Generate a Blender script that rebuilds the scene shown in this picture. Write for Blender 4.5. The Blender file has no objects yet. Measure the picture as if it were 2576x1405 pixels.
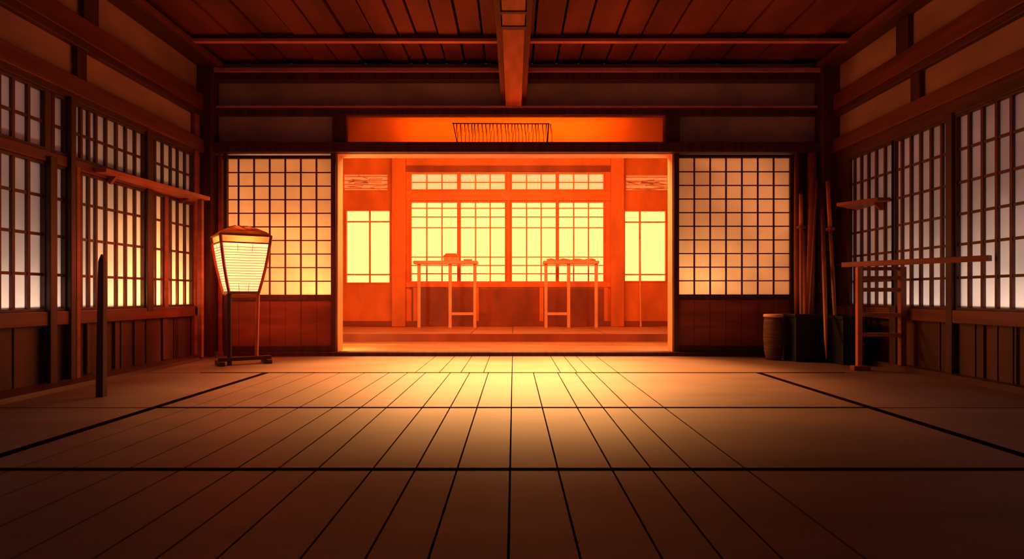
import bpy, bmesh, math, random
from mathutils import Vector, Matrix
random.seed(7)
S = bpy.context.scene
C = S.collection
# ------------------------------------------------------------------ camera
F = 1600.0; CH = 0.65; VX = 1292.0; VY = 740.0        # focal length (px), eye height, vanishing point
cam = bpy.data.cameras.new('camera'); co = bpy.data.objects.new('camera', cam); C.objects.link(co)
cam.sensor_width = 36; cam.lens = 36 * F / 2576
cam.shift_x = -(VX - 1288) / 2576; cam.shift_y = (VY - 702.5) / 2576
cam.clip_start = 0.02
co.location = (0, 0, CH); co.rotation_euler = (math.pi / 2, 0, 0)
S.camera = co
# ------------------------------------------------------------------ world: dusk sky
w = bpy.data.worlds.new('dusk'); S.world = w; w.use_nodes = True
w.node_tree.nodes['Background'].inputs[0].default_value = (0.52, 0.24, 0.32, 1)
w.node_tree.nodes['Background'].inputs[1].default_value = 0.25
S.view_settings.view_transform = 'Standard'; S.view_settings.look = 'None'
S.view_settings.exposure = 0.0; S.view_settings.gamma = 1.0
# ------------------------------------------------------------------ lights
def area(name, loc, target, sx, sy, power, col, spread=180):
    l = bpy.data.lights.new(name, 'AREA'); l.shape = 'RECTANGLE'; l.size = sx; l.size_y = sy
    l.energy = power; l.color = col; l.spread = math.radians(spread)
    o = bpy.data.objects.new(name, l); C.objects.link(o); o.location = loc
    o.rotation_euler = (Vector(target) - Vector(loc)).to_track_quat('-Z', 'Y').to_euler(); return o
def point(name, loc, power, col, r=0.1):
    l = bpy.data.lights.new(name, 'POINT'); l.energy = power; l.color = col; l.shadow_soft_size = r
    o = bpy.data.objects.new(name, l); C.objects.link(o); o.location = loc; return o
def spot(name, loc, target, power, col, deg):
    l = bpy.data.lights.new(name, 'SPOT'); l.energy = power; l.color = col; l.spot_size = math.radians(deg); l.spot_blend = 1; l.shadow_soft_size = .12
    o = bpy.data.objects.new(name, l); C.objects.link(o); o.location = loc
    o.rotation_euler = (Vector(target) - Vector(loc)).to_track_quat('-Z', 'Y').to_euler(); return o
# added area light, unseen behind the lintel, grading the light on the floor
area('inner_room_lintel_fill', (0, 7.25, 2.49), (0, 6.25, 1.6), 2.2, 0.48, 150, (1, .40, .11))
# added unseen lights in the inner room, brightening the paper doors from behind
point('inner_room_side_fill_left', (-2.15, 7.32, .55), 60, (1, .50, .14), .12)
area('inner_room_door_fill_left', (-2.88, 7.9, 1.1), (-2.6, 6.8, 1.3), 1.2, 1.6, 36, (1, .42, .13))
area('inner_room_door_fill_right', (2.78, 7.9, 1.5), (2.4, 6.8, 1.6), 1.2, 1.4, 14, (1, .48, .20))
area('inner_room_back_fill', (0, 7.7, 2.5), (0, 11, 2.3), 3.2, .2, 95, (1, .28, .05))  # added unseen fill that brightens the inner room's far wall
for xk in (-.95, 0, .85): spot('floor_pool_fill_spot', (xk, 7.55, 2.33), (xk * 1.1, 5.6, 0), 1950, (1, .45, .13), 56)  # added unseen spots that shape the pool of light on the floor
point('inner_room_side_fill_right', (1.98, 7.28, .75), 28, (1, .50, .16), .12)  # added unseen light behind the right paper door, matching the left one
# sunset glow and pale dusk outside the side walls
area('sunset_glow_outside_left', (-3.72, 5.95, .40), (-3.3, 5.9, .6), 1.0, .5, 46, (1, .52, .17), 125)
area('dusk_outside_left', (-3.9, 4.0, .05), (-3.3, 4.0, .1), 2.6, .3, 58, (1, .76, .66))
area('dusk_outside_right', (4.0, 4.4, .05), (3.4, 4.4, .1), 3.2, .3, 62, (1, .82, .76))

# ------------------------------------------------------------------ materials
M = {}
def mat(name, col, rough=.55, var=.25, scale=(3, 3, 3), spec=.4, bump=0., detail=4):
    m = bpy.data.materials.new(name); m.use_nodes = True; nt = m.node_tree; b = nt.nodes['Principled BSDF']
    b.inputs['Roughness'].default_value = rough; b.inputs['Specular IOR Level'].default_value = spec
    tc = nt.nodes.new('ShaderNodeTexCoord'); mp = nt.nodes.new('ShaderNodeMapping'); mp.inputs['Scale'].default_value = scale
    nz = nt.nodes.new('ShaderNodeTexNoise'); nz.inputs['Detail'].default_value = detail; nz.inputs['Scale'].default_value = 1
    nt.links.new(tc.outputs['Object'], mp.inputs[0]); nt.links.new(mp.outputs[0], nz.inputs[0])
    rp = nt.nodes.new('ShaderNodeValToRGB'); rp.color_ramp.elements[0].position = .35; rp.color_ramp.elements[1].position = .65
    rp.color_ramp.elements[0].color = tuple(c * (1 - var) for c in col) + (1,)
    rp.color_ramp.elements[1].color = tuple(min(1, c * (1 + var)) for c in col) + (1,)
    nt.links.new(nz.outputs[0], rp.inputs[0]); nt.links.new(rp.outputs[0], b.inputs['Base Color'])
    if bump:
        bp = nt.nodes.new('ShaderNodeBump'); bp.inputs['Strength'].default_value = bump; bp.inputs['Distance'].default_value = .01
        nt.links.new(nz.outputs[0], bp.inputs['Height']); nt.links.new(bp.outputs[0], b.inputs['Normal'])
    M[name] = m; return m
mat('dark_wood', (.075, .020, .014), .5, .3, (30, 2, 2))
mat('dark_wood_y', (.085, .022, .015), .5, .3, (20, 1.5, 20))
mat('dark_wood_z', (.075, .020, .014), .5, .3, (20, 20, 1.5))
mat('red_wood', (.30, .075, .035), .45, .25, (2, 2, 14))
mat('red_wood_y', (.16, .036, .020), .45, .25, (20, 1.2, 20))
mat('wall_board', (.09, .022, .015), .55, .35, (6, 6, .8))
mat('ceiling_board', (.15, .026, .016), .6, .35, (3, .8, 3))
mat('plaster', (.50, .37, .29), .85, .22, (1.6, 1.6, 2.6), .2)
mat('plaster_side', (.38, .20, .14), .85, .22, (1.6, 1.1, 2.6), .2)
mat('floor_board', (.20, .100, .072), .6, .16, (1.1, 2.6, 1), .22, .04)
mat('floor_seam', (.010, .004, .006), .9, .1, spec=0)
mat('mat_edge', (.012, .005, .010), .9, .1, spec=0)
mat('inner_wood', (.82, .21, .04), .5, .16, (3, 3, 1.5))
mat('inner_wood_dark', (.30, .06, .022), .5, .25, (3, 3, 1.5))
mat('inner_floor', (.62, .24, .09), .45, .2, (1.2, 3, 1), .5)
mat('pale_wood', (.85, .42, .22), .45, .15, (3, 3, 3))
mat('lattice_wood', (.11, .026, .018), .5, .2, (10, 10, 3))
mat('inner_lattice_lit', (.75, .36, .10), .5, .2, (10, 10, 3))  # orange raised in the colour for the bloom of the bright windows
mat('batten_lit', (.62, .20, .12), .5, .15)  # wood brightened so the lit highlight along the beams is in its colour
mat('tie_beam_wood', (.36, .10, .045), .5, .25, (12, 2, 12))
mat('black_lacquer', (.010, .009, .018), .45, .3)
mat('basket_weave', (.14, .07, .04), .8, .35, (4, 4, 60), .2, .4)
mat('bamboo', (.42, .13, .055), .45, .25, (5, 5, 2))
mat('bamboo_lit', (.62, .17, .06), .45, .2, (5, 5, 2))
mat('lantern_frame_lit', (.34, .10, .045), .5, .3, (5, 5, 5))  # bars coloured towards orange for the glow of the shade
def paper(name, col, trans):
    m = bpy.data.materials.new(name); m.use_nodes = True; nt = m.node_tree
    for n in list(nt.nodes):
        if n.type != 'OUTPUT_MATERIAL': nt.nodes.remove(n)
    out = nt.nodes['Material Output']
    d = nt.nodes.new('ShaderNodeBsdfDiffuse'); t = nt.nodes.new('ShaderNodeBsdfTranslucent'); mx = nt.nodes.new('ShaderNodeMixShader')
    tc = nt.nodes.new('ShaderNodeTexCoord'); nz = nt.nodes.new('ShaderNodeTexNoise'); nz.inputs['Scale'].default_value = 1.7; nz.inputs['Detail'].default_value = 3
    rp = nt.nodes.new('ShaderNodeValToRGB'); rp.color_ramp.elements[0].position = .4; rp.color_ramp.elements[1].position = .6
    rp.color_ramp.elements[0].color = tuple(c * .86 for c in col) + (1,); rp.color_ramp.elements[1].color = tuple(col) + (1,)
    nt.links.new(tc.outputs['Object'], nz.inputs[0]); nt.links.new(nz.outputs[0], rp.inputs[0])
    nt.links.new(rp.outputs[0], d.inputs[0]); nt.links.new(rp.outputs[0], t.inputs[0])
    mx.inputs[0].default_value = trans
    nt.links.new(d.outputs[0], mx.inputs[1]); nt.links.new(t.outputs[0], mx.inputs[2]); nt.links.new(mx.outputs[0], out.inputs[0])
    M[name] = m
paper('shoji_paper', (.85, .78, .70), .72)
paper('cap_paper', (.30, .17, .09), .55)
paper('transom_paper', (.50, .20, .05), .75)
def glow(name, col, s):
    m = bpy.data.materials.new(name); m.use_nodes = True; b = m.node_tree.nodes['Principled BSDF']
    b.inputs['Base Color'].default_value = (.6, .5, .35, 1); b.inputs['Roughness'].default_value = .8
    b.inputs['Emission Color'].default_value = tuple(col) + (1,); b.inputs['Emission Strength'].default_value = s
    M[name] = m
glow('sunlit_pane', (1, .50, .165), 1.75)
glow('sunlit_transom', (1, .46, .19), 1.05)
glow('dim_transom', (1, .16, .05), .75)
glow('lantern_paper', (1, .098, .036), 10.5)

# ------------------------------------------------------------------ mesh helpers
class MB:
    def __init__(s): s.bm = bmesh.new()
    def box(s, x0, x1, y0, y1, z0, z1):
        vs = [s.bm.verts.new((x, y, z)) for x in (x0, x1) for y in (y0, y1) for z in (z0, z1)]
        for f in ((0, 1, 3, 2), (4, 6, 7, 5), (0, 4, 5, 1), (2, 3, 7, 6), (0, 2, 6, 4), (1, 5, 7, 3)):
            s.bm.faces.new([vs[i] for i in f])
        return s
    def hexa(s, p):                                    # 8 points: bottom ring then top ring
        vs = [s.bm.verts.new(q) for q in p]
        for f in ((3, 2, 1, 0), (4, 5, 6, 7), (0, 1, 5, 4), (1, 2, 6, 5), (2, 3, 7, 6), (3, 0, 4, 7)):
            s.bm.faces.new([vs[i] for i in f])
        return s
    def bar(s, a, b, wd, ht, up=(0, 0, 1), wd2=None, ht2=None):
        a = Vector(a); b = Vector(b); d = (b - a).normalized(); u = Vector(up)
        if abs(d.dot(u)) > .95: u = Vector((0, 1, 0))
        r = d.cross(u).normalized(); u = r.cross(d).normalized()
        wd2 = wd if wd2 is None else wd2; ht2 = ht if ht2 is None else ht2
        A = [a + r * wd * i / 2 + u * ht * j / 2 for i, j in ((-1, -1), (1, -1), (1, 1), (-1, 1))]
        B = [b + r * wd2 * i / 2 + u * ht2 * j / 2 for i, j in ((-1, -1), (1, -1), (1, 1), (-1, 1))]
        return s.hexa(A + B)
    def tube(s, pts, rad, n=10):
        rings = []
        for i, p in enumerate(pts):
            p = Vector(p); q = Vector(pts[min(i + 1, len(pts) - 1)]) - Vector(pts[max(i - 1, 0)])
            d = q.normalized(); u = Vector((0, 0, 1)) if abs(d.z) < .9 else Vector((0, 1, 0))
            r = d.cross(u).normalized(); u = r.cross(d)
            R = rad[i] if isinstance(rad, (list, tuple)) else rad
            rings.append([s.bm.verts.new(p + (r * math.cos(k * 2 * math.pi / n) + u * math.sin(k * 2 * math.pi / n)) * R) for k in range(n)])
        for a, b in zip(rings, rings[1:]):
            for k in range(n): s.bm.faces.new((a[k], a[(k + 1) % n], b[(k + 1) % n], b[k]))
        s.bm.faces.new(rings[0]); s.bm.faces.new(rings[-1]); return s
    def lathe(s, prof, cx, cy, n=28):
        rings = [[s.bm.verts.new((cx + r * math.cos(k * 2 * math.pi / n), cy + r * math.sin(k * 2 * math.pi / n), z)) for k in range(n)] for r, z in prof]
        for a, b in zip(rings, rings[1:]):
            for k in range(n): s.bm.faces.new((a[k], a[(k + 1) % n], b[(k + 1) % n], b[k]))
        s.bm.faces.new(rings[0]); s.bm.faces.new(rings[-1]); return s
    def quad(s, *p): s.bm.faces.new([s.bm.verts.new(q) for q in p]); return s
    def build(s, name, m, parent=None, bevel=0, smooth=False):
        bmesh.ops.recalc_face_normals(s.bm, faces=s.bm.faces)
        me = bpy.data.meshes.new(name); s.bm.to_mesh(me); s.bm.free()
        me.materials.append(M[m]); o = bpy.data.objects.new(name, me); C.objects.link(o)
        if smooth:
            for p in me.polygons: p.use_smooth = True
        if parent:
            o.parent = parent; o.matrix_parent_inverse = Matrix.Translation(-parent.location)
        if bevel:
            b = o.modifiers.new('bevel', 'BEVEL'); b.width = bevel; b.segments = 2; b.limit_method = 'ANGLE'
        return o
def struct(o): o['kind'] = 'structure'; return o
def empty(name, loc, label=None, cat=None, group=None):
    o = bpy.data.objects.new(name, None); C.objects.link(o); o.location = loc; o.empty_display_size = .1
    if label: o['label'] = label; o['category'] = cat
    if group: o['group'] = group
    return o
def tag(o, label, cat, group=None):
    o['label'] = label; o['category'] = cat
    if group: o['group'] = group
    return o
def box(name, m, x0, x1, y0, y1, z0, z1, parent=None, bevel=0):
    return MB().box(x0, x1, y0, y1, z0, z1).build(name, m, parent, bevel)
XL, XR, YB, ZC = -3.3, 3.4, 6.8, 3.12                  # left wall, right wall, far wall, ceiling
YN = -1.2                                              # the near side, open to the dusk
def yl(px): return F * -XL / (VX - px)                 # depth on the left wall
def yr(px): return F * XR / (px - VX)                  # depth on the right wall
def bx(px, y=YB): return (px - VX) / F * y
def bz(py, y=YB): return CH + (VY - py) / F * y
ntrim = [0]
def trim(m, x0, x1, y0, y1, z0, z1, bevel=.006):
    ntrim[0] += 1
    return struct(box('trim_%d' % ntrim[0], m, x0, x1, y0, y1, z0, z1, None, bevel))

# ------------------------------------------------------------------ floor
fl = MB(); g = .0036
rows = [(YN, .95), (.95, 2.352), (2.376, 3.642), (3.662, 5.268), (5.290, 6.74)]
xs_all = [-2.045, -1.86, -1.65, -1.44, -1.235, -1.035, -.88, -.731, -.525, -.365, -.21, -.013, .165, .366, .514, .662, .866]
xs_far = [-2.9, -.82, -.62, -.44, -.25, -.013, .39, .53, .66, .87]
for i, (y0, y1) in enumerate(rows):
    if i == 4: edges = [XL] + xs_far + [XR]
    elif i in (0, 1): edges = [XL] + xs_all + [XR]
    else: edges = [XL, -2.085] if 0 else [XL] + xs_all + [2.04, XR]
    for a, b in zip(edges, edges[1:]):
        fl.box(a + (g if a > XL else 0), b - (g if b < XR else 0), y0, y1, -.03, 0)
floor = struct(fl.build('floor', 'floor_board'))
box('subfloor', 'floor_seam', XL, XR, YN, 6.95, -.08, -.03, floor)
me = MB()
me.bar((-2.07, 2.352, .001), (-2.05, 5.29, .001), .045, .004).bar((-2.15, -.5, .001), (-2.07, 2.36, .001), .045, .004)
me.bar((2.06, 2.352, .001), (2.03, 5.29, .001), .045, .004).bar((2.09, 1.9, .001), (2.06, 2.36, .001), .045, .004)
me.build('floor_edging', 'mat_edge', floor)
cr = MB()
cr.box(XL, XR, 2.352, 2.376, -.01, .003).box(-2.6, 2.75, 5.268, 5.290, -.01, .003).box(-2.06, 2.05, 3.642, 3.662, -.01, .003)
cr.build('floor_cross_seam', 'mat_edge', floor)
struct(box('trim_threshold', 'dark_wood', XL + .3, XR - .3, 6.70, 6.86, -.03, .042, None, .004))
# left and right ground sills
b = MB(); b.hexa([(XL, 2.2, 0), (-2.98, 2.2, 0), (-3.08, 6.3, 0), (XL, 6.7, 0), (XL, 2.2, .03), (-2.99, 2.2, .03), (-3.09, 6.3, .03), (XL, 6.7, .03)])
struct(b.build('baseboard_left', 'dark_wood_y'))
struct(box('baseboard_right', 'dark_wood_y', XR - .10, XR, YN, 6.7, 0, .045))

# ------------------------------------------------------------------ ceiling
ce = MB(); x = XL - .1; i = 0
edges = [-3.4, -3.05, -2.7, -2.4, -2.1, -1.86, -1.6, -1.33, -1.1, -.93, -.72, -.52, -.30, -.08, .20, .46, .70, .98, 1.22, 1.5, 1.84, 2.2, 2.55, 2.95, 3.5]
for a, b_ in zip(edges, edges[1:]):
    dz = random.choice((0, .008, .016)); ce.box(a + .011, b_ - .011, YN, 6.9, ZC + dz, ZC + .05)
ceil = struct(ce.build('ceiling', 'ceiling_board'))
box('ceiling_backing', 'floor_seam', -3.5, 3.6, YN, 6.95, ZC + .05, ZC + .12, ceil)
def cbeam(y0, y1, z, hl=.05):
    trim('dark_wood', -3.15, 3.25, y0, y1, z + .03, ZC + .008)
    trim('batten_lit', -3.15, 3.25, y0 - .012, y0 + .045, z, z + .03, .003)
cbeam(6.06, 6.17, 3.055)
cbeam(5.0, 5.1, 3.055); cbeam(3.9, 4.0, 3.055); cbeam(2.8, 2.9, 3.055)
# ridge-wise tie beam over the middle
trim('dark_wood_y', -.135, .135, 1.0, 6.76, 2.70, ZC, .004)
tb = struct(box('trim_tie_beam', 'tie_beam_wood', -.083, .083, 1.0, 6.78, 2.63, 2.70, None, .006))
for yy, hw_ in ((4.72, .03), (4.46, .018)):
    trim('dark_wood', -.093, .093, yy - hw_, yy + hw_, 2.622, 2.70, .002)
# plates along the side walls
trim('dark_wood_y', XL, -3.10, YN, 6.75, 3.03, ZC); trim('red_wood_y', -3.12, -3.05, YN, 6.75, 3.04, 3.085, .004)
trim('dark_wood_y', 3.24, XR, YN, 6.75, 3.03, ZC); trim('red_wood_y', 3.18, 3.26, YN, 6.75, 3.04, 3.085, .004)

# ------------------------------------------------------------------ far wall
wb = MB()
wb.box(XL - .1, bx(868), YB + .02, YB + .12, bz(362), ZC).box(bx(1674), XR + .1, YB + .02, YB + .12, bz(362), ZC)
wb.box(bx(868), bx(1674), YB + .02, YB + .12, bz(290), ZC)
wall_far = struct(wb.build('wall_far', 'plaster'))
trim('dark_wood', XL, XR, 6.70, 6.83, bz(208), bz(184), .004)                        # wall plate
trim('batten_lit', -3.15, 3.25, 6.675, 6.73, bz(190), bz(180), .003)
trim('dark_wood', XL, XR, 6.74, 6.83, bz(292), bz(275), .004)
trim('batten_lit', XL + .1, XR - .1, 6.735, 6.83, bz(275), bz(270), .002)
trim('dark_wood', XL, XR, 6.68, 6.86, bz(388), bz(363), .005)                        # lintel over the doors
trim('dark_wood_z', bx(840), bx(872), 6.73, 6.86, bz(364), bz(291), .004)
trim('dark_wood_z', bx(1672), bx(1706), 6.73, 6.86, bz(364), bz(291), .004)
# opening frame with deep reveal
trim('pale_wood', bx(848), bx(848) + .016, 6.77, 6.97, .04, bz(389), .001)
trim('pale_wood', bx(1692) - .012, bx(1692), 6.77, 6.97, .04, bz(389), .001)
trim('pale_wood', bx(848), bx(1692), 6.77, 6.97, bz(389), bz(389) + .012, .001)
trim('dark_wood_z', bx(836), bx(848), 6.74, 6.90, .04, bz(386), .003)
trim('dark_wood_z', bx(1692), bx(1705), 6.74, 6.90, .04, bz(386), .003)
# glowing transom over the opening
t = struct(empty('window_1', (0, YB, bz(360))))
MB().box(bx(870), bx(1674), 6.80, 6.81, bz(363), bz(290)).build('paper', 'transom_paper', t)
f_ = MB(); f_.box(bx(870), bx(876), 6.775, 6.80, bz(363), bz(291)).box(bx(1667), bx(1673), 6.775, 6.80, bz(363), bz(291)).box(bx(876), bx(1667), 6.775, 6.80, bz(296), bz(291))
f_.build('window_frame', 'bamboo_lit', t)
sl = MB(); px = 1142
sl.bar((bx(1138), 6.79, bz(311)), (bx(1382), 6.79, bz(312)), .012, .010)
sl.bar((bx(1140), 6.792, bz(309)), (bx(1150), 6.792, bz(359)), .010, .010, (0, 1, 0))
while px < 1376:
    px += random.uniform(7, 11); l = random.uniform(-2, 2)
    sl.bar((bx(px), 6.793, bz(312)), (bx(px + l), 6.793, bz(random.uniform(330, 345))), .012, .008, (0, 1, 0), .004, .006)
    sl.bar((bx(px + 3), 6.793, bz(random.uniform(320, 332))), (bx(px + 2 + l), 6.793, bz(359)), .006, .006, (0, 1, 0))
sl.bar((bx(1380), 6.792, bz(310)), (bx(1377), 6.792, bz(359)), .014, .008, (0, 1, 0))
sl.build('reed_slats', 'red_wood', t)

def shoji(name, x0, x1, z0, z1, cols, rowz, y=6.80):
    d = struct(empty(name, ((x0 + x1) / 2, y, 0)))
    f_ = MB(); fw = .05
    f_.box(x0 - fw, x0, y - .03, y + .03, .042, z1 + .035).box(x1, x1 + fw * .8, y - .03, y + .03, .042, z1 + .035)
    f_.box(x0, x1, y - .03, y + .03, z1, z1 + .035).box(x0, x1, y - .03, y + .03, z0 - .06, z0).box(x0, x1, y - .03, y + .03, .042, .10)
    f_.build('door_frame', 'dark_wood_z', d, .003)
    lt = MB()
    for k in range(1, cols):
        xx = x0 + (x1 - x0) * k / cols; lt.box(xx - .008, xx + .008, y - .016, y - .002, z0, z1)
    for k in range(1, rowz):
        zz = z0 + (z1 - z0) * k / rowz; lt.box(x0, x1, y - .014, y - .002, zz - .006, zz + .006)
    lt.build('lattice', 'lattice_wood', d)
    MB().box(x0, x1, y, y + .003, z0, z1).build('paper', 'shoji_paper', d)
    lp = MB(); n = 7
    for k in range(n):
        a = x0 + (x1 - x0) * k / n; b2 = x0 + (x1 - x0) * (k + 1) / n
        lp.box(a + .002, b2 - .002, y - .008 + .004 * (k % 2), y + .012, .10, z0 - .06)
    lp.box(x0, x1, y + .006, y + .02, .10, z0 - .06)
    lp.build('lower_panel', 'red_wood', d)
    return d
shoji('door_1', bx(562), bx(836), bz(741), bz(400), 7, 10)
shoji('door_2', bx(1706), bx(1985), bz(740), bz(398), 7, 10)
# fixed wall at each end of the far wall
struct(box('wall_far_return_left', 'red_wood', XL - .1, bx(548), 6.80, 6.86, 0, bz(386)))
struct(box('wall_far_return_right', 'wall_board', bx(1996), XR + .1, 6.80, 6.86, 0, bz(386)))
# corner posts
struct(box('wall_corner_left', 'dark_wood', XL - .12, XL - .005, 6.60, 6.95, 0, ZC))
struct(box('wall_corner_right', 'dark_wood', XR + .005, XR + .12, 6.60, 6.95, 0, ZC))
trim('dark_wood_z', XL, XL + .15, 6.62, 6.80, 0, 3.10)
trim('red_wood', XL + .005, XL + .045, 6.50, 6.60, 0, 2.72, .004)
trim('red_wood', -3.13, -3.09, 6.73, 6.79, 0, bz(388), .004)
trim('dark_wood_z', -3.075, -3.04, 6.74, 6.79, 0, bz(388), .003)
trim('dark_wood_z', XR - .18, XR, 6.62, 6.80, 0, 3.10)
trim('red_wood', 3.13, 3.19, 6.72, 6.79, 0, bz(385), .004)
trim('dark_wood_z', 3.00, 3.035, 6.74, 6.79, 0, bz(388), .003)

# ------------------------------------------------------------------ side walls
def side_wall(side):
    X = XL if side == 'left' else XR; s = 1 if side == 'left' else -1
    def sx(a, b): return (min(X + s * a, X + s * b), max(X + s * a, X + s * b))
    y_end = 6.66
    # wainscot boards
    wn = MB(); y = YN; k = 0
    while y < y_end:
        wd = random.uniform(.16, .24); o = .008 * (k % 2); a, b = sx(-.10, -.004 + o)
        wn.box(a, b, y + .003, min(y + wd, y_end) - .003, .0, .43); y += wd; k += 1
    wall = struct(wn.build('wall_' + side, 'wall_board'))
    a, b = sx(-.12, -.02)
    box('wall_backing', 'dark_wood', a, b, YN, y_end, 0, .43, wall)
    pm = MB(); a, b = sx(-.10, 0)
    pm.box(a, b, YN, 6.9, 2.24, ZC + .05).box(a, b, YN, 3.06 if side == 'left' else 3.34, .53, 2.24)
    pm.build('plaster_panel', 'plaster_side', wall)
    a, b = sx(-.03, .045); trim('red_wood_y', a, b, YN, y_end, .43, .53)          # sill rail
    a, b = sx(0, .075); trim('red_wood_y', a, b, YN, y_end, 2.125, 2.26)           # head rail
    trim('dark_wood_y', *sx(-.08, .03), YN, y_end, 2.02 if side == 'right' else 2.09, 2.13)
    a, b = sx(0, .055); trim('dark_wood_y', a, b, YN, y_end, 2.50, 2.56); trim('red_wood_y', *sx(0, .07), YN, y_end, 2.56, 2.73)
    f = yl if side == 'left' else yr
    for p0, p1, z0, z1 in (((180, 205, 2.26, 2.50), (197, 235, 2.73, 3.03)) if side == 'left' else ((2303, 2326, 2.26, 2.50), (2266, 2297, 2.73, 3.03))):
        ya, yb = sorted((f(p0), f(p1))); trim('dark_wood_z', *sx(0, .045), ya, yb, z0, z1)
    ye = (yl(478) if side == 'left' else yr(2142)) + .045; a, b = sx(-.06, .01)
    box('corner_infill', 'dark_wood_z', a, b, ye, 6.66, .43, 2.13, wall)
    return wall
side_wall('left'); side_wall('right')

def side_window(name, side, pa, pb, bars, sections, X=None, post=0.05, stile=None):
    """pa..pb: clear paper span as photo columns, bars: column centres, sections: (z0, z1, [bar heights])"""
    X = XL if side == 'left' else XR; s = 1 if side == 'left' else -1
    f = yl if side == 'left' else yr
    ya, yb = sorted((f(pa), f(pb)))
    def sx(a, b): return (min(X + s * a, X + s * b), max(X + s * a, X + s * b))
    d = struct(empty(name, (X, (ya + yb) / 2, sections[0][0])))
    z0 = min(q[0] for q in sections); z1 = max(q[1] for q in sections)
    fr = MB(); a, b = sx(-.03, .025)
    fr.box(a, b, ya - post, ya, z0, z1).box(a, b, yb, yb + post, z0, z1)
    for q in sections:
        fr.box(a, b, ya, yb, q[1] - .02, q[1]).box(a, b, ya, yb, q[0], q[0] + .02)
    fr.build('window_frame', 'dark_wood_z', d, .003)
    lt = MB()
    for z_a, z_b, hs in sections:
        for p in bars:
            y = f(p); a, b = sx(-.008, .014); lt.box(a, b, y - .012, y + .012, z_a, z_b)
        for h in hs:
            a, b = sx(-.008, .010); lt.box(a, b, ya, yb, h - .010, h + .010)
    lt.build('lattice', 'lattice_wood', d)
    pp = MB(); a, b = sx(-.012, -.009)
    for q in sections: pp.box(a, b, ya, yb, q[0], q[1])
    pp.build('paper', 'shoji_paper', d)
    if stile:
        y = f(stile); a, b = sx(.0, .03); MB().box(a, b, y - .03, y + .03, .53, 1.58).build('stile', 'red_wood', d, .003)
    return d
LS = [(.53, 1.58, [1.34, 1.07, .79]), (1.66, 2.09, [1.86])]
side_window('window_2', 'left', -400, 104, [-365, -325, -285, -245, -210, -175, -140, -105, -72, -40, -6, 29, 68], LS, post=.07)
side_window('window_3', 'left', 130, 156, [], LS, post=.04)
side_window('window_4', 'left', 184, 356, [201, 220.5, 239, 264, 290.5, 314, 337.5], LS, post=.05)
side_window('window_5', 'left', 375, 478, [388, 407, 427.5, 445, 463.5], LS, post=.05, stile=412)
RS = [(.53, 2.02, [1.75, 1.5, 1.26, 1.03, .777])]
side_window('window_6', 'right', 2142, 2249, [2151.5, 2168.5, 2186.5, 2206, 2228], RS)
side_window('window_7', 'right', 2256, 2392, [2271, 2294, 2318, 2344.5, 2371.5], RS, post=.04)
side_window('window_8', 'right', 2414, 2900, [2441, 2474.5, 2510.5, 2548, 2588, 2630, 2674, 2720, 2770, 2830], RS)
# meeting rail and posts on the left wall
trim('red_wood_y', XL - .02, XL + .035, 2.5, 6.60, 1.58, 1.66)
for pa, pb, m, z1 in ((106, 124, 'dark_wood_z', 1.62), (159, 172, 'dark_wood_z', 2.1), (173, 183, 'red_wood', 1.60)):
    trim(m, XL, XL + .06, yl(pa), yl(pb), 0, z1, .004)
trim('dark_wood_z', XL - .02, XL + .05, yl(358), yl(373), .5, 2.1, .004)
for pa, pb in ((185, 190), (333, 345), (405, 418), (284, 290), (213, 224)):
    trim('dark_wood_z' if pa in (333, 185) else 'wall_board', XL, XL + .02, yl(pa), yl(pb), .04, .43, .002)
# posts on the right wall
trim('dark_wood_z', XR - .05, XR + .02, yr(2410), yr(2394), 0, 2.04, .004)
trim('dark_wood_z', XR - .07, XR + .02, yr(2272), yr(2256), 0, .55, .004)
for p in (2475, 2510, 2558): trim('wall_board', XR - .012, XR, yr(p + 3), yr(p), .04, .43, .002)

# ------------------------------------------------------------------ inner room
YI = 11.0; YS = 8.8; ZP = .10
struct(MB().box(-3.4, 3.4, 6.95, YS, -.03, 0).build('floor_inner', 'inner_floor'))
struct(box('trim_step_nosing', 'inner_lattice_lit', -3.4, 3.4, 8.25, 8.27, 0, .006))
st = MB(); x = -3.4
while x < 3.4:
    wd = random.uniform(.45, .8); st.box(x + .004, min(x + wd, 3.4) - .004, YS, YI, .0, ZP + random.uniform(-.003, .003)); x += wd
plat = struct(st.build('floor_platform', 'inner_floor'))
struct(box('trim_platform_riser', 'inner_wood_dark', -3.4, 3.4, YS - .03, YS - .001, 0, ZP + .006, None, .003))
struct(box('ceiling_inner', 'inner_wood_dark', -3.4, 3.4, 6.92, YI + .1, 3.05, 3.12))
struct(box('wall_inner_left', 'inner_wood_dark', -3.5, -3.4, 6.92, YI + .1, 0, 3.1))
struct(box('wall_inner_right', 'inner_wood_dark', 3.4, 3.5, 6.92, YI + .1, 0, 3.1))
def ix(p): return bx(p, YI)
def iz(p): return bz(p, YI)
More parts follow.
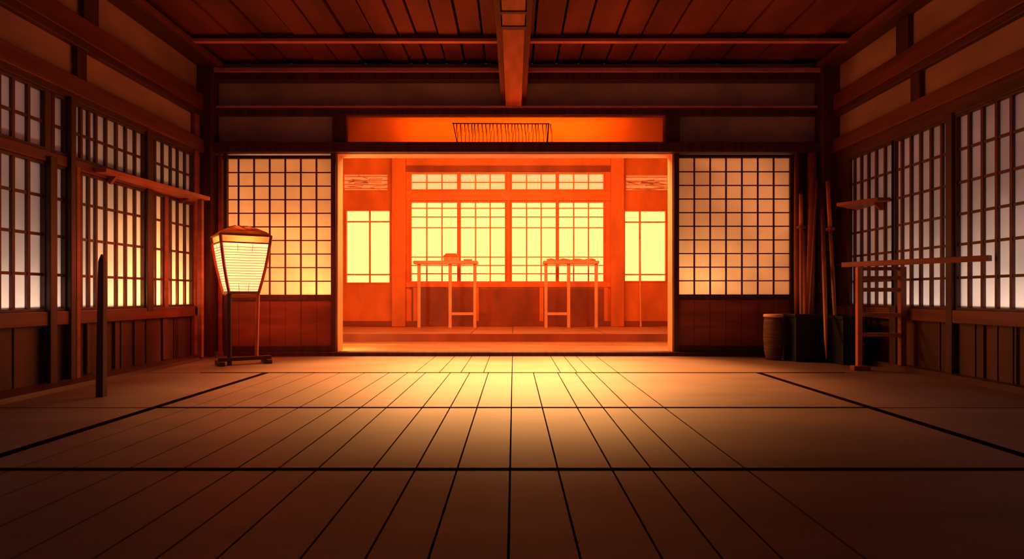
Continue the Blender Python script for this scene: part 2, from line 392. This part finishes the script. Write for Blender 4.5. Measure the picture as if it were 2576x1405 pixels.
# window wall built round its openings
ops = [(865, 975, 438, 478), (872, 980, 530, 710), (1575, 1680, 440, 478), (1572, 1674, 531, 706)]
grp = [(1035, 1150), (1159, 1270), (1288, 1398), (1406, 1518)]
for a, b in grp: ops += [(a, b, 437, 476), (a, b, 509, 707)]
xs = sorted({-3.4, 3.4} | {ix(v) for o in ops for v in o[:2]}); zs = sorted({0, 3.1} | {iz(v) for o in ops for v in o[2:]})
ww = MB()
for a, b in zip(xs, xs[1:]):
    for c, d in zip(zs, zs[1:]):
        mx, mz = (a + b) / 2, (c + d) / 2
        if not any(ix(o[0]) < mx < ix(o[1]) and iz(o[3]) < mz < iz(o[2]) for o in ops):
            ww.box(a, b, YI, YI + .10, c, d)
bmesh.ops.remove_doubles(ww.bm, verts=ww.bm.verts, dist=1e-5)
struct(ww.build('wall_inner_far', 'inner_wood'))
for pa, pb in ((988, 1022), (1535, 1568)):
    trim('inner_wood', ix(pa), ix(pb), YI - .10, YI, ZP, 3.05, .008)
trim('inner_wood', ix(1022), ix(1535), YI - .05, YI, iz(722), iz(709), .006)
trim('inner_wood', ix(1022), ix(1535), YI - .04, YI, iz(505), iz(480), .006)
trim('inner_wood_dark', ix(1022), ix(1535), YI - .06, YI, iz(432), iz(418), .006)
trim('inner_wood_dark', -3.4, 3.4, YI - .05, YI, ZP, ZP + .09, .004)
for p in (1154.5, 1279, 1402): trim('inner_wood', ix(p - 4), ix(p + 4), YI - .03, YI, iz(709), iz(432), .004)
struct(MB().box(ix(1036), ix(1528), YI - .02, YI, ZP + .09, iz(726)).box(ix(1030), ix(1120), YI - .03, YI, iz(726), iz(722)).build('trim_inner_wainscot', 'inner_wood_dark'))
for p in (1045, 1200, 1362, 1524): trim('inner_wood', ix(p - 5), ix(p + 5), YI - .035, YI - .001, ZP + .09, iz(722), .003)
nw = [8]
def inner_window(a, b, t, bt, vs, hs, m, lm='inner_lattice_lit', th=.022, arch=False):
    nw[0] += 1
    d = struct(empty('window_%d' % nw[0], (ix((a + b) / 2), YI, iz(bt))))
    x0, x1, z0, z1 = ix(a), ix(b), iz(bt), iz(t)
    box('window_pane', m, x0, x1, YI + .05, YI + .055, z0, z1, d)
    fr = MB(); e = .025
    fr.box(x0 - e, x0, YI - .015, YI, z0 - e, z1 + e).box(x1, x1 + e, YI - .015, YI, z0 - e, z1 + e)
    fr.box(x0, x1, YI - .015, YI, z1, z1 + e).box(x0, x1, YI - .015, YI, z0 - e, z0)
    fr.build('window_frame', 'inner_wood', d, .003)
    if vs or hs:
        lt = MB()
        for v in vs: lt.box(ix(v) - th / 2, ix(v) + th / 2, YI + .01, YI + .03, z0, z1)
        for h in hs: lt.box(x0, x1, YI + .012, YI + .03, iz(h) - th * .4, iz(h) + th * .4)
        lt.build('lattice', lm, d)
    return d
inner_window(872, 980, 530, 710, [930], [557, 690], 'sunlit_pane', th=.03)
inner_window(1572, 1674, 531, 706, [1610], [558, 690], 'sunlit_pane', th=.03)
for a, b in grp:
    w3 = (b - a) / 3
    inner_window(a, b, 509, 707, [a + w3, a + 2 * w3], [523, 545, 572, 646, 667, 688], 'sunlit_pane')
    inner_window(a, b, 437, 476, [a + w3, a + 2 * w3], [458], 'sunlit_transom')
def bamboo_vent(a, b, t, bt, m):
    d = inner_window(a, b, t, bt, [], [], 'dim_transom')
    r = MB()
    for k in range(13):
        z = iz(random.uniform(t + 2, bt - 2)); x0 = ix(random.uniform(a, b - 30)); x1 = min(x0 + random.uniform(.12, .35), ix(b))
        r.bar((x0, YI + .025, z), (x1, YI + .025, z + random.uniform(-.05, .05)), .012, .012)
    for k in range(4):
        z = iz(t + (bt - t) * (k + .5) / 4); r.bar((ix(a), YI + .03, z), (ix(b), YI + .03, z), .008, .014)
    r.build('twig_screen', 'inner_lattice_lit', d)
bamboo_vent(865, 975, 438, 478, 0); bamboo_vent(1575, 1680, 440, 478, 0)

# ------------------------------------------------------------------ things in the inner room
def table(loc, legs, rung, x0, x1, name, label, group, ytop, frame):
    Y = 10.55; Z = lambda p: bz(p, Y); X = lambda p: bx(p, Y)
    t = empty(name, (X((x0 + x1) / 2), Y, ZP), label, 'table', group)
    MB().box(X(x0), X(x1), Y - .12, Y + .22, Z(664), Z(656)).build('tabletop', 'pale_wood', t, .008)
    for i, p in enumerate(legs):
        MB().box(X(p) - .026, X(p) + .026, Y - .06, Y - .008, ZP, Z(664)).build('leg', 'pale_wood', t, .005)
    MB().box(X(rung[0]) + .026, X(rung[1]) - .026, Y - .05, Y - .018, Z(792), Z(785)).build('stretcher', 'pale_wood', t, .003)
    return t
table(0, (1055, 1133, 1195), (1133, 1195), 1042, 1202, 'trestle_table', 'tall slim wooden table with a box on top, left of the middle window post', 'tall tables in the inner room', 655, 0)
table(0, (1373, 1430, 1499), (1373, 1430), 1366, 1505, 'trestle_table', 'tall slim table with a rumpled cloth on top, right of the middle window post', 'tall tables in the inner room', 655, 0)
Y = 10.55; X_ = lambda p: bx(p, Y); Z_ = lambda p: bz(p, Y)
bx_ = empty('lidded_box', (X_(1134), Y + .04, Z_(656)), 'small wooden box with rounded lid standing on the left table', 'box')
box('box_body', 'pale_wood', X_(1116), X_(1152), Y - .05, Y + .14, Z_(656), Z_(646), bx_, .008)
MB().hexa([(X_(1114), Y - .06, Z_(646)), (X_(1154), Y - .06, Z_(646)), (X_(1154), Y + .15, Z_(646)), (X_(1114), Y + .15, Z_(646)),
           (X_(1122), Y - .03, Z_(637)), (X_(1148), Y - .03, Z_(637)), (X_(1148), Y + .12, Z_(637)), (X_(1122), Y + .12, Z_(637))]).build('box_lid', 'inner_wood', bx_, .008)
c = MB(); n = 12
pr = [(X_(1376) + (X_(1497) - X_(1376)) * k / n, .030 + .012 * math.sin(k * 1.9)) for k in range(n + 1)]
for (a, ha), (b2, hb) in zip(pr, pr[1:]):
    c.hexa([(a, Y - .08, Z_(656)), (b2, Y - .08, Z_(656)), (b2, Y + .14, Z_(656)), (a, Y + .14, Z_(656)),
            (a, Y - .07, Z_(656) + ha), (b2, Y - .07, Z_(656) + hb), (b2, Y + .13, Z_(656) + hb), (a, Y + .13, Z_(656) + ha)])
bmesh.ops.remove_doubles(c.bm, verts=c.bm.verts, dist=1e-5)
tag(c.build('folded_cloth', 'pale_wood', None, 0, True), 'pale rumpled cloth laid flat on the right table', 'cloth')
s_ = MB(); s_.tube([(bx(1187, Y), Y + .08, Z_(656) + .018), (bx(1165, Y), Y + .08, Z_(656) + .018)], .018)
tag(s_.build('paper_scroll', 'pale_wood'), 'short rolled scroll at the right end of the left table', 'scroll')
p_ = MB(); p_.tube([(bx(1611, 10.9), 10.86, ZP), (bx(1610, 10.9), 10.93, bz(600, 10.9))], [.018, .013])
tag(p_.build('wooden_staff', 'pale_wood'), 'pale thin staff leaning on the right-hand bright side window of the inner room', 'staff', 'wooden staffs')

# ------------------------------------------------------------------ paper lantern on its stand
LX, LY = -2.58, 6.02; th = math.radians(35)
ln = empty('floor_lantern', (LX, LY, 0), 'glowing tapered paper floor lantern on a tall dark stand, before the left paper door', 'lantern')
ux = Vector((math.cos(th), math.sin(th), 0)); uy = Vector((-math.sin(th), math.cos(th), 0)); O = Vector((LX, LY, 0))
def lp(a, b, z): return O + ux * a + uy * b + Vector((0, 0, z))
def hw(z):                                             # half width of the shade at height z
    t = (z - .665) / (1.14 - .665); return .122 + .083 * t - .008 * math.sin(math.pi * t) * -1
zz = [.675, .78, .9, 1.02, 1.09, 1.12]
sh = MB(); rings = [[sh.bm.verts.new(lp(i * hw(z), j * hw(z), z)) for i, j in ((-1, -1), (1, -1), (1, 1), (-1, 1))] for z in zz]
for a, b in zip(rings, rings[1:]):
    for k in range(4): sh.bm.faces.new((a[k], a[(k + 1) % 4], b[(k + 1) % 4], b[k]))
sh.bm.faces.new(rings[0]); sh.bm.faces.new(rings[-1])
shade = sh.build('lamp_shade', 'lantern_paper', ln)
rb = MB()
for k in range(17):
    z = .70 + k * .0240; h = hw(z) + .0022
    P = [lp(i * h, j * h, z + random.uniform(-.002, .002)) for i, j in ((-1, -1), (1, -1), (1, 1), (-1, 1))]
    for a, b in zip(P, P[1:] + P[:1]): rb.bar(a, b, .0045, .0045)
for k in (-.35, .3):
    for (i0, j0) in ((k, -1), (-1, k)):
        rb.bar(lp(i0 * hw(.68), j0 * (hw(.68) + .002) if j0 == -1 else j0 * hw(.68), .68), lp(i0 * hw(1.13), j0 * (hw(1.11) + .002) if j0 == -1 else j0 * hw(1.11), 1.11), .003, .003)
rb.build('bamboo_ribs', 'lantern_frame_lit', shade)
fr = MB()
for i, j in ((-1, -1), (1, -1), (1, 1), (-1, 1)):
    for a, b in zip([.64] + zz[1:-1], zz[1:-1] + [1.195]):
        ha, hb = hw(a) + .008, hw(b) + .008; fr.bar(lp(i * ha, j * ha, a), lp(i * hb, j * hb, b), .022, .022, (0, 1, 0))
for z, wd in ((.665, .03), (1.125, .012), (1.195, .016)):
    h = hw(z) + .008; P = [lp(i * h, j * h, z) for i, j in ((-1, -1), (1, -1), (1, 1), (-1, 1))]
    for a, b in zip(P, P[1:] + P[:1]): fr.bar(a, b, .02, wd)
fr.build('lamp_frame', 'lantern_frame_lit', ln, .002)
cl = MB(); r0, r1 = [[cl.bm.verts.new(lp(i * hw(z), j * hw(z), z)) for i, j in ((-1, -1), (1, -1), (1, 1), (-1, 1))] for z in (1.122, 1.19)]
for k in range(4): cl.bm.faces.new((r0[k], r0[(k + 1) % 4], r1[(k + 1) % 4], r1[k]))
cl.build('collar', 'cap_paper', ln)
# arched woven cap
cp = MB(); h = hw(1.19) + .004
ring0 = [(-1, -1), (0, -1.04), (1, -1), (1.04, 0), (1, 1), (0, 1.04), (-1, 1), (-1.04, 0)]
prof = [(1.0, 1.19), (1.04, 1.20), (.86, 1.235), (.55, 1.27), (.22, 1.295), (.04, 1.30)]
rr = [[cp.bm.verts.new(lp(i * h * s, j * h * s, z)) for i, j in ring0] for s, z in prof]
for a, b in zip(rr, rr[1:]):
    for k in range(8): cp.bm.faces.new((a[k], a[(k + 1) % 8], b[(k + 1) % 8], b[k]))
cp.bm.faces.new(rr[-1]); cp.bm.faces.new(rr[0])
cap = cp.build('lamp_cap', 'cap_paper', ln)
tw = MB()
for k in range(34):
    a = random.uniform(0, 6.28); b = a + random.uniform(.4, 1.5); s0 = random.uniform(.3, 1.05); s1 = random.uniform(.3, 1.05)
    zf = lambda s: 1.305 - .11 * s ** 1.6
    q = []
    for m_ in range(4):
        u = m_ / 3; s = s0 + (s1 - s0) * u; an = a + (b - a) * u; q.append(lp(h * s * math.cos(an) * 1.05, h * s * math.sin(an) * 1.05, zf(s) + .006))
    tw.tube(q, .0055, 5)
tw.build('woven_twigs', 'red_wood', cap)
point('lantern_bulb', (LX, LY, 1.165), 30, (1, .34, .09), .03)
# stand: two posts, cross bar, base board with feet
hb = hw(.66) + .004
fp = lp(-hb, -hb, 0); rp_ = lp(hb * 1.0, -hb, 0)
MB().bar((fp.x, fp.y, .0), (fp.x, fp.y, .66), .034, .034, (0, 1, 0)).build('post', 'dark_wood_z', ln, .004)
MB().bar((rp_.x - .015, rp_.y, .07), (rp_.x, rp_.y, .64), .028, .028, (0, 1, 0)).build('post', 'bamboo_lit', ln, .004)
MB().bar(lp(-hb, -hb, .635), lp(hb, -hb, .635), .022, .028).build('cross_bar', 'bamboo_lit', ln, .003)
MB().bar(lp(-.22, -hb, .055), lp(.24, -hb, .055), .06, .035).build('base_board', 'dark_wood', ln, .004)
for k in (-.20, .21): MB().bar(lp(k, -hb - .09, .02), lp(k, -hb + .16, .02), .045, .04).build('foot', 'dark_wood', ln, .005)

# ------------------------------------------------------------------ post standing before the left wall
pY = 4.05; pX = bx(255, pY)
po = MB(); po.bar((pX, pY, 0), (pX + .006, pY, .86), .046, .046, (0, 1, 0), .034, .034)
po.hexa([(pX + .006 + i * .017, pY + j * .017, .86) for i, j in ((-1, -1), (1, -1), (1, 1), (-1, 1))] + [(pX + .004 + i * .004, pY + j * .006, .905) for i, j in ((-1, -1), (1, -1), (1, 1), (-1, 1))])
tag(po.build('striking_post', 'dark_wood_z', None, .002), 'slim dark upright post with pointed top standing alone before the left paper windows', 'post')

# ------------------------------------------------------------------ shelf on the left wall by the corner
sh_ = empty('wall_shelf', (XL + .12, 5.6, 1.6), 'long narrow red-brown wall shelf across the left paper windows, ending at the lantern corner', 'shelf')
MB().hexa([(XL + .035, 4.95, 1.60), (-3.17, 4.95, 1.60), (-3.02, 6.33, 1.585), (XL + .035, 6.40, 1.585),
           (XL + .035, 4.95, 1.635), (-3.17, 4.95, 1.635), (-3.02, 6.33, 1.62), (XL + .035, 6.40, 1.62)]).build('shelf_board', 'bamboo_lit', sh_, .004)
for y, xx in ((5.12, -3.20), (6.20, -3.17)):
    MB().hexa([(XL + .035, y, 1.54), (XL + .05, y, 1.54), (XL + .05, y + .03, 1.54), (XL + .035, y + .03, 1.54), (XL + .035, y, 1.60 if y < 6 else 1.585), (xx, y, 1.60 if y < 6 else 1.585), (xx, y + .04, 1.60 if y < 6 else 1.585), (XL + .035, y + .04, 1.60 if y < 6 else 1.585)]).build('bracket', 'red_wood', sh_, .002)
MB().bar((-3.09, 6.28, .03), (-3.09, 6.28, 1.585), .045, .045, (0, 1, 0)).build('shelf_post', 'red_wood', sh_, .004)

# ------------------------------------------------------------------ right wall: shelf and rack
q = empty('wall_shelf', (XR - .1, 6.2, 1.55), 'short thin red-brown wall shelf high on the right paper windows', 'shelf')
ys = 5.9
MB().hexa([(3.02, 5.95, 1.475), (3.26, 5.70, 1.49), (XR - .02, 5.70, 1.49), (XR - .02, 6.25, 1.475),
           (3.02, 5.95, 1.505), (3.26, 5.70, 1.52), (XR - .02, 5.70, 1.52), (XR - .02, 6.25, 1.505)]).build('shelf_board', 'bamboo', q, .003)
MB().hexa([(3.35, 5.8, 1.42), (3.378, 5.8, 1.42), (3.378, 5.83, 1.42), (3.35, 5.83, 1.42), (3.29, 5.8, 1.482), (3.378, 5.8, 1.482), (3.378, 5.83, 1.482), (3.29, 5.83, 1.482)]).build('bracket', 'red_wood', q, .002)
rk = empty('wooden_rack', (3.0, 5.47, 0), 'red-brown wooden rack with long top rail and rungs before the right paper windows', 'rack')
P1 = (2.97, 5.47); P2 = (3.31, 5.42)
MB().bar((P1[0], P1[1], 0), (P1[0], P1[1], .885), .042, .042, (0, 1, 0)).build('post', 'bamboo_lit', rk, .004)
MB().bar((P2[0], P2[1], .045), (P2[0], P2[1], .885), .05, .05, (0, 1, 0)).build('post', 'red_wood', rk, .004)
MB().bar((2.85, 5.50, .905), (3.35, 4.47, .905), .05, .042).build('top_rail', 'red_wood', rk, .005)
MB().bar((P1[0], P1[1], .87), (P2[0], P2[1], .87), .03, .03).build('cross_rail', 'red_wood', rk, .003)
for z in (.79, .69, .475, .305):
    MB().bar((P1[0] + .02, P1[1], z), (P2[0] - .02, P2[1], z), .03, .034).build('rung', 'bamboo' if z < .6 else 'red_wood', rk, .003)
MB().bar((P1[0] - .07, P1[1] - .02, .02), (P1[0] + .07, P1[1] - .02, .02), .07, .04).build('foot', 'red_wood', rk, .004)

# ------------------------------------------------------------------ right corner: chests, basket, staffs
def chest(name, x0, x1, y0, y1, h, label):
    c = empty(name, ((x0 + x1) / 2, (y0 + y1) / 2, 0), label, 'chest', 'dark chests in the right corner')
    t = .02
    bd = MB().box(x0, x1, y0, y1, .0, .03).box(x0, x1, y0, y0 + t, .03, h).box(x0, x1, y1 - t, y1, .03, h).box(x0, x0 + t, y0 + t, y1 - t, .03, h).box(x1 - t, x1, y0 + t, y1 - t, .03, h)
    bd.build('chest_body', 'black_lacquer', c, .004)
    r = MB(); e = .012
    r.box(x0 - e, x1 + e, y0 - e, y0, h - .03, h).box(x0 - e, x1 + e, y1, y1 + e, h - .03, h).box(x0 - e, x0, y0, y1, h - .03, h).box(x1, x1 + e, y0, y1, h - .03, h)
    r.build('rim', 'black_lacquer', c, .003)
    return c
chest('open_chest', 2.715, 2.975, 6.12, 6.48, .46, 'black open-topped chest beside the woven basket, staffs standing in it')
chest('open_chest', 3.03, 3.25, 5.85, 6.48, .45, 'black open-topped chest nearest the right wall, behind the rack')
bk = empty('woven_basket', (2.585, 6.33, 0), 'brown woven basket with pale rim at the foot of the right paper door', 'basket')
MB().lathe([(.068, .0), (.085, .08), (.095, .22), (.092, .36), (.083, .43), (.073, .43), (.08, .3), (.07, .04)], 2.585, 6.33).build('basket_body', 'basket_weave', bk, 0, True)
MB().lathe([(.075, .425), (.092, .425), (.097, .44), (.09, .455), (.075, .45)], 2.585, 6.33).build('rim', 'pale_wood', bk, 0, True)
def staff(x0, y0, z0, x1, y1, z1, r, label, m='bamboo', name='wooden_staff', taper=.8):
    o = MB().tube([(x0, y0, z0), ((x0 + x1) / 2, (y0 + y1) / 2, (z0 + z1) / 2), (x1, y1, z1)], [r * .95, r, r * taper], 10).build(name, m, None, 0, True)
    tag(o, label, 'staff', 'wooden staffs'); return o
def S3(pa, ya, yb, Y0, Y1, pb, z0=None):                # foot (pa, ya) at depth Y0, tip (pb, yb) at depth Y1
    return (bx(pa, Y0), Y0, bz(ya, Y0) if z0 is None else z0, bx(pb, Y1), Y1, bz(yb, Y1))
staff(*S3(2004, 860, 392, 6.40, 6.70, 2003, .035), .024, 'mauve-brown straight staff leaning just right of the right paper door')
staff(*S3(2030, 860, 580, 6.28, 6.50, 2019, .035), .026, 'short orange staff crossing left as it rises from the left chest', 'bamboo_lit')
staff(*S3(2033, 860, 385, 6.40, 6.69, 2047, .035), .038, 'thick red-brown pole leaning right, its top under the lintel', 'bamboo')
staff(*S3(2030, 860, 450, 6.20, 6.52, 2056, .035), .012, 'thin dark rod between the thick pole and the corner post', 'red_wood')
# practice swords standing in the corner
def sword(pa, ya, pb, yb, pg, yg, Y0, Y1, z0, label):
    a = Vector((bx(pa, Y0), Y0, z0)); b = Vector((bx(pb, Y1), Y1, bz(yb, Y1))); t = empty('practice_sword', a, label, 'practice sword', 'practice swords in the right corner')
    k = (bz(yg, (Y0 + Y1) / 2) - a.z) / (b.z - a.z); g_ = a.lerp(b, k)
    MB().tube([a, a.lerp(g_, .12), a.lerp(g_, .5), g_], [.004, .012, .018, .016], 10).build('blade', 'bamboo', t, 0, True)
    MB().tube([g_, b], [.020, .018], 10).build('grip', 'bamboo_lit', t, 0, True)
    d = (b - a).normalized() * .008
    MB().tube([g_ - d, g_ + d], .042, 16).build('hand_guard', 'red_wood', t)
sword(2016, 790, 2015, 488, 2015, 570, 6.20, 6.42, .035, 'practice sword with a bright orange grip leaning beside the right paper door')
sword(2106, 800, 2082, 456, 2082, 574, 6.02, 6.44, .035, 'practice sword with an orange grip and round guard leaning at the corner post')
pt = MB(); a_ = Vector((bx(2079, 5.80), 5.80, .06)); b_ = Vector((bx(2069, 6.58), 6.58, bz(520, 6.58)))
pt.tube([a_, a_.lerp(b_, .12), a_.lerp(b_, .5), b_], [.003, .016, .020, .020], 8)
o = pt.build('wooden_spear', 'bamboo', None, 0, True); tag(o, 'long spear with its point down leaning on the right corner post, between the chests', 'spear')
